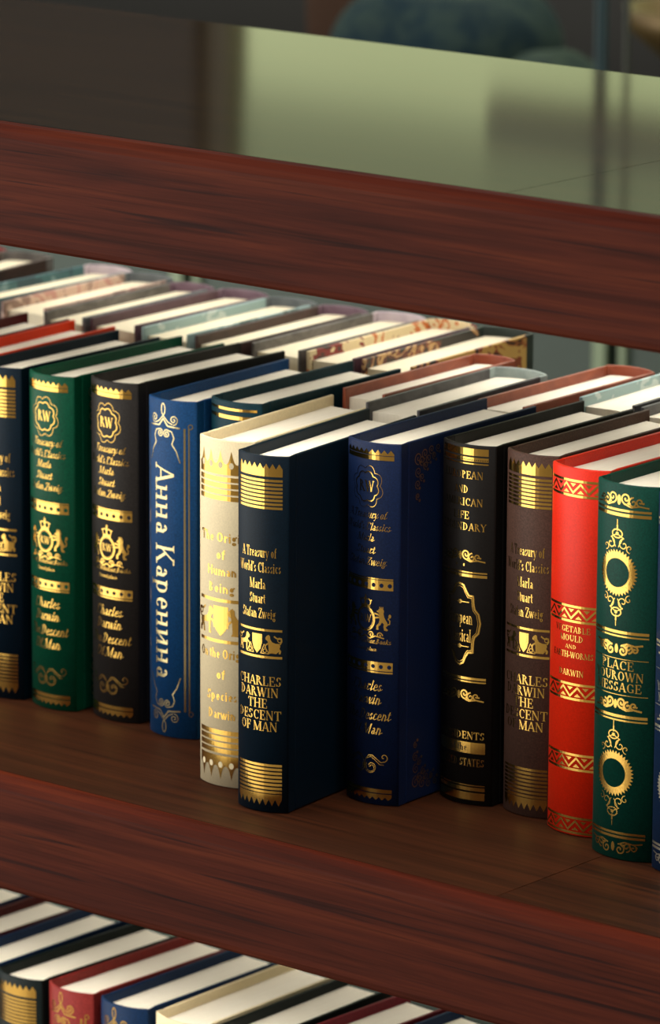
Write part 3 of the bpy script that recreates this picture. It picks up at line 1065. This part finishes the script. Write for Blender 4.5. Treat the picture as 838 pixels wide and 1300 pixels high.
row = [
    (-2.6385, .304, 5, .043, 'dark_red', 'plum', 'oxblood', 'dark red book beside the dark brown one, at the far end of the fore-edge-out row'),
    (-2.590, .303, 6, .046, 'dbrown', 'dbrown', 'grey', 'dark brown book beside the teal printed one in the fore-edge-out row'),
    (-2.520, .304, 0, .044, 'tealprint', 'tealprint', 'lilac', 'book with teal and pink printed lining and lilac spine rim'),
    (-2.469, .3000, 2.7, .043, 'pinkprint', 'pinkprint', 'greyblue', 'book with pale pink and brown printed lining'),
    (-2.4210, .2940, 1.6, .039, 'greyblue', 'grey', 'mauve', 'grey-lined book with a mauve spine rim, beside the plum-lined one'),
    (-2.3800, .2985, .4, .045, 'plum', 'plum', 'mauve', 'plum-lined book between the grey-lined and the pale sky-lined one'),
    (-2.3295, .2975, 1.8, .044, 'sky', 'sky', 'greyblue', 'book with pale sky blue printed lining'),
    (-2.2810, .2995, 1.8, .042, 'dbrown', 'dbrown', 'mauve', 'dark brown lined book with a mauve spine rim, beside the pale sky-lined one'),
    (-2.2345, .3065, 2.2, .044, 'grey', 'grey', 'lilac', 'mottled grey book with a lilac spine rim in the fore-edge-out row'),
    (-2.1865, .3095, 3.2, .042, 'plum', 'ivory', 'ivory', 'book with ivory lining printed with red and brown blocks'),
    (-2.1405, .3135, 3.4, .044, 'tapestry', 'tapestry', 'dgreen', 'book with tapestry-like brown lining, end of its row, still life on its outer cover'),
]
for i, (x, y, yaw, w, cv, inn, spn, lab) in enumerate(row):
    cm = mats2.get(cv) or M[cv]
    make_book(lab, x, y, Z1, yaw, w, ZB, DB, cm, None, True, G2, inner=mats2[inn], spine_mat=mats2[spn], pages=M['paper_old'],
              right=mats2['still'] if i == len(row) - 1 else None)
G3 = 'fore-edge-out hardbacks pushed forward behind the pulled-out books'
row = [
    (-2.0905, .2330, 1.3, .0360, 'rust', 'rust', 'rust', 'rust brown lined book directly behind the cream book'),
    (-2.0500, .2080, 2.5, .0445, 'slate', 'slate', 'frost', 'slate grey lined book with a frosty grey spine rim'),
    (-2.0000, .2640, .5, .0400, 'rust', 'rust', 'rust', 'rust brown lined book behind the navy blue book'),
    (-1.9530, .3140, 2.5, .0450, 'slate', 'sky', 'slate', 'book with pale blue cloud lining behind the black cartouche book'),
    (-1.9030, .3150, 2.0, .0440, 'slate', 'slate', 'slate', 'dark slate book behind the brown book at the frame edge'),
]
for x, y, yaw, w, cv, inn, spn, lab in row:
    make_book(lab, x, y, Z1, yaw, w, ZB, DB, mats2[cv], None, True, G3, inner=mats2[inn], spine_mat=mats2[spn])

# lower shelf
G4 = 'hardbacks on the lower shelf'
ZL = RZ - GAP + .0008
HL_ = .240
low = [
    (-2.455, .130, 0, .042, 'navy', None, 'navy hardback on the lower shelf, farthest from the camera'),
    (-2.4110, .128, -1.5, .0440, 'dark_red', None, 'dark red hardback on the lower shelf next to a blue one'),
    (-2.3620, .128, -.5, .0430, 'low_blue', art_frame, 'blue hardback on the lower shelf between the dark red and the green-black one'),
    (-2.3160, .129, -2.6, .0445, 'green_black', art_treasury, 'green-black hardback with gold stripes on the lower shelf'),
    (-2.2690, .131, -2.6, .0440, 'brick', lambda S, h: art_frame(S, h, False), 'brick red hardback with gold scroll on the lower shelf'),
    (-2.2195, .1305, -.9, .0445, 'low_blue', lambda S, h: art_frame(S, h, False), 'blue hardback on the lower shelf between the brick red and the cream one'),
    (-2.1690, .131, .4, .0470, 'cream', art_crown, 'cream hardback on the lower shelf'),
    (-2.1180, .128, .4, .0430, 'green_black', art_treasury, 'green-black hardback on the lower shelf between the cream and the crimson one'),
    (-2.0710, .127, -2.5, .0435, 'crimson', art_bands, 'crimson hardback on the lower shelf'),
    (-2.0225, .126, -2.5, .0450, 'low_blue', art_bands, 'blue hardback on the lower shelf beside the crimson one'),
]
for x, y, yaw, w, cv, art, lab in low:
    make_book(lab, x, y, ZL, yaw, w, HL_, .150, cv, art, group=G4)

# ------------------------------------------------------------------ the room beyond
FL = -0.84
m_floor = plain('floor_tile', (.42, .36, .28, 1), .45)
o = obj('floor', [(-9, -7, FL), (4, -7, FL), (4, 2.75, FL), (-9, 2.75, FL)], [(0, 1, 2, 3)], m_floor)
tag(o, kind='structure')
m_wall = plain('dark_wall', lin(17, 15, 6), .6)
WY = 2.6
o = obj('light_block_right', [(1.6, -7, FL), (1.6, 2.75, FL), (1.6, 2.75, 2.6), (1.6, -7, 2.6)], [(0, 1, 2, 3)], m_wall)  # added unseen wall, keeps room light off the right-facing covers
tag(o, kind='structure')
o = obj('light_block_front', [(-5.6, -6.5, FL), (1.6, -6.5, FL), (1.6, -6.5, 2.6), (-5.6, -6.5, 2.6)], [(0, 1, 2, 3)], plain('light_block_paint', lin(120, 100, 78), .7))  # added unseen wall, cuts front light and dims the gold's reflections
tag(o, kind='structure')
wins = [(-7.2, -4.95), (-4.30, -2.55), (-2.25, -0.40), (-0.1, 1.8)]
WZ0, WZ1 = 0.20, 2.1
bm = bmesh.new()
bx(bm, -9, 4, WY, WY + .15, FL, WZ0)
bx(bm, -9, 4, WY, WY + .15, WZ1, 2.6)
edges = [-9] + [q for w_ in wins for q in w_] + [4]
for i in range(0, len(edges), 2):
    bx(bm, edges[i], edges[i + 1], WY, WY + .15, WZ0, WZ1)
tag(from_bm('wall_back', bm, m_wall), kind='structure')
m_pane = emitter('daylit_garden_pane', (.58, .64, .34, 1), 1.15, (.44, .52, .25, 1))
m_blind = emitter('daylit_blind', (.46, .54, .30, 1), .50)
m_fr = plain('window_frame_paint', lin(70, 66, 50), .5)
for i, (a, b) in enumerate(wins):
    w_ = empty('window_%d' % (i + 1), ((a + b) / 2, WY, WZ0))
    tag(w_, kind='structure')
    q = Vector((-(a + b) / 2, -WY, -WZ0))
    bm = bmesh.new()
    bx(bm, a, b, WY + .06, WY + .07, WZ0, .94)
    bmesh.ops.translate(bm, verts=bm.verts, vec=q)
    from_bm('pane', bm, m_pane, w_)
    bm = bmesh.new()
    bx(bm, a, b, WY + .05, WY + .06, .94, WZ1)
    bmesh.ops.translate(bm, verts=bm.verts, vec=q)
    from_bm('roller_blind', bm, m_blind, w_)
    bm = bmesh.new()
    for f_ in ((a, a + .04, WZ0, WZ1), (b - .04, b, WZ0, WZ1), (a, b, WZ0, WZ0 + .04), (a, b, WZ1 - .04, WZ1)):
        bx(bm, f_[0], f_[1], WY + .02, WY + .09, f_[2], f_[3])
    bmesh.ops.translate(bm, verts=bm.verts, vec=q)
    from_bm('window_frame', bm, m_fr, w_)

# cabinet behind the bookcase
m_door = plain('teal_grey_steel', lin(52, 68, 60), .45)
m_stile = plain('pale_metal', lin(128, 146, 116), .35, .0)
m_top = plain('cabinet_top_dark', lin(22, 22, 18), .5)
CY, CT = 1.55, 0.10
cab = empty('steel_cabinet', (-3.2, CY + .25, FL), 0, 'long low teal-grey steel cabinet standing behind the bookcase', 'cabinet')
q = Vector((3.2, -CY - .25, -FL))
bm = bmesh.new()
bx(bm, -5.2, -1.6, CY + .02, CY + .5, FL, CT - .03)
bmesh.ops.translate(bm, verts=bm.verts, vec=q)
from_bm('body', bm, plain('cabinet_body', lin(16, 18, 18), .6), cab)
bm = bmesh.new()
bx(bm, -5.25, -1.55, CY - .01, CY + .52, CT - .03, CT, .004)
bmesh.ops.translate(bm, verts=bm.verts, vec=q)
from_bm('cabinet_top', bm, m_top, cab)
jx = -2.834                      # the joint seen between the shelves
for k in range(-4, 2):
    a, b = jx + .008 + k * .55, jx - .008 + (k + 1) * .55
    bm = bmesh.new()
    bx(bm, a, b, CY, CY + .02, FL + .08, CT - .05)
    bmesh.ops.translate(bm, verts=bm.verts, vec=q)
    d = from_bm('door', bm, m_door, cab)
    bm = bmesh.new()
    bx(bm, b - .015, b, CY - .006, CY - .0005, FL + .08, CT - .05)
    bmesh.ops.translate(bm, verts=bm.verts, vec=q)
    tag(from_bm('stile', bm, m_stile, d), 'pale metal stile')
    bm = bmesh.new()
    bx(bm, a, a + .008, CY - .006, CY - .0005, FL + .08, CT - .05)
    bmesh.ops.translate(bm, verts=bm.verts, vec=q)
    tag(from_bm('stile', bm, m_stile, d), 'pale metal stile')


def blob(name, loc, dims, m, label, cat, seed=0, amp=.12, rz=0.0, tilt=0.0, group=None):
    """soft cushion: squared-off ellipsoid with a seam and creases"""
    bm = bmesh.new()
    bmesh.ops.create_icosphere(bm, subdivisions=5, radius=1)
    r = random.Random(seed)
    ph = [r.uniform(0, 6.28) for _ in range(8)]
    for v in bm.verts:
        c = v.co.copy()
        for i in range(3):
            e = .62 if i != 2 else .85
            c[i] = math.copysign(abs(c[i]) ** e, c[i])
        k = 1 + amp * (.5 * math.sin(3.1 * c.x + 2.2 * c.y + ph[0]) + .35 * math.sin(6.3 * c.y - 3.7 * c.x + 2 * c.z + ph[1]) + .25 * math.sin(9.1 * c.x + 5 * c.z + ph[2]))
        v.co = Vector((c.x * dims[0] / 2, c.y * dims[1] / 2, c.z * dims[2] / 2 * k))
    lo = min(v.co.z for v in bm.verts)
    bmesh.ops.translate(bm, verts=bm.verts, vec=(0, 0, -lo))
    o = from_bm(name, bm, m, None, True)
    o.location = loc
    o.rotation_euler = (tilt, 0, rz)
    return tag(o, label, cat, group)


m_t1 = cloth('teal_denim', lin(12, 34, 42), .8, c2=lin(34, 50, 48))
m_t2 = cloth('dark_blue_denim', lin(8, 20, 30), .8)
m_t3 = cloth('grey_green_linen', lin(46, 60, 50), .8, c2=lin(30, 44, 42))
m_b1 = cloth('brown_suede', lin(52, 34, 22), .8)
blob('cushion', (-3.23, 1.78, CT), (.22, .22, .16), m_t1, 'dark teal cushion on the cabinet behind the bookcase', 'cushion', 5)
blob('cushion', (-3.035, 1.71, CT), (.11, .12, .115), m_t3, 'small grey-green cushion on the cabinet, beside the dark teal one', 'cushion', 8, rz=-.3)
blob('cushion', (-3.42, 1.90, CT), (.15, .12, .20), m_b1, 'brown suede cushion standing on the cabinet', 'cushion', 11)

# brass bowl at the upper corner
prof = [(.0, 0), (.05, 0), (.054, .006), (.03, .014), (.014, .03), (.012, .07), (.022, .092), (.06, .108), (.09, .135), (.098, .160), (.094, .160), (.085, .138), (.055, .116), (.02, .104), (0, .102)]
vs, fs = [], []
nn = 40
for i in range(nn):
    a = 2 * math.pi * i / nn
    for r, z in prof:
        vs.append((r * math.cos(a), r * math.sin(a), z))
L_ = len(prof)
for i in range(nn):
    for j in range(L_ - 1):
        k = (i + 1) % nn
        fs.append((i * L_ + j, k * L_ + j, k * L_ + j + 1, i * L_ + j + 1))
bowl = obj('bowl', vs, fs, plain('aged_brass', (.13, .085, .03, 1), .45, .5), None, None, [True] * len(fs))
bowl.location = (-2.945, 1.87, CT)
tag(bowl, 'footed aged brass bowl on the cabinet, beside the thin posts', 'bowl')

# slim post stand with a rounded board, between bookcase and cabinet
PY = 1.62
m_post = plain('teal_painted_steel', lin(6, 44, 50), .5, .0)
m_post2 = plain('grey_steel', lin(54, 58, 50), .45, .2)
st = empty('sign_stand', (-2.894, PY, CT), 0, 'teal steel stand with two slim posts, standing on the cabinet behind the upper shelf', 'sign stand')


def tube(bm, x, y, r, z0, z1, n=20):
    a = [bm.verts.new((x + r * math.cos(2 * math.pi * i / n), y + r * math.sin(2 * math.pi * i / n), z0)) for i in range(n)]
    b = [bm.verts.new((x + r * math.cos(2 * math.pi * i / n), y + r * math.sin(2 * math.pi * i / n), z1)) for i in range(n)]
    for i in range(n):
        bm.faces.new((a[i], a[(i + 1) % n], b[(i + 1) % n], b[i]))
    bm.faces.new(a[::-1])
    bm.faces.new(b)


bm = bmesh.new()
bx(bm, -.06, .06, -.045, .045, 0, .008, .003)
from_bm('base_plate', bm, m_post, st)
bm = bmesh.new()
for dx in (-.0034, .0034):
    tube(bm, -.0155 + dx, 0, .0036, .006, .74)
from_bm('post', bm, m_post, st)
bm = bmesh.new()
tube(bm, .0160, 0, .0030, .006, .74)
tag(from_bm('post', bm, m_post2, st), 'thin grey steel post')
bm = bmesh.new()
bx(bm, -.135, .30, -.040, -.008, .595, .648, .015, 4)
from_bm('board', bm, plain('dark_board', lin(20, 12, 9), .5), st)
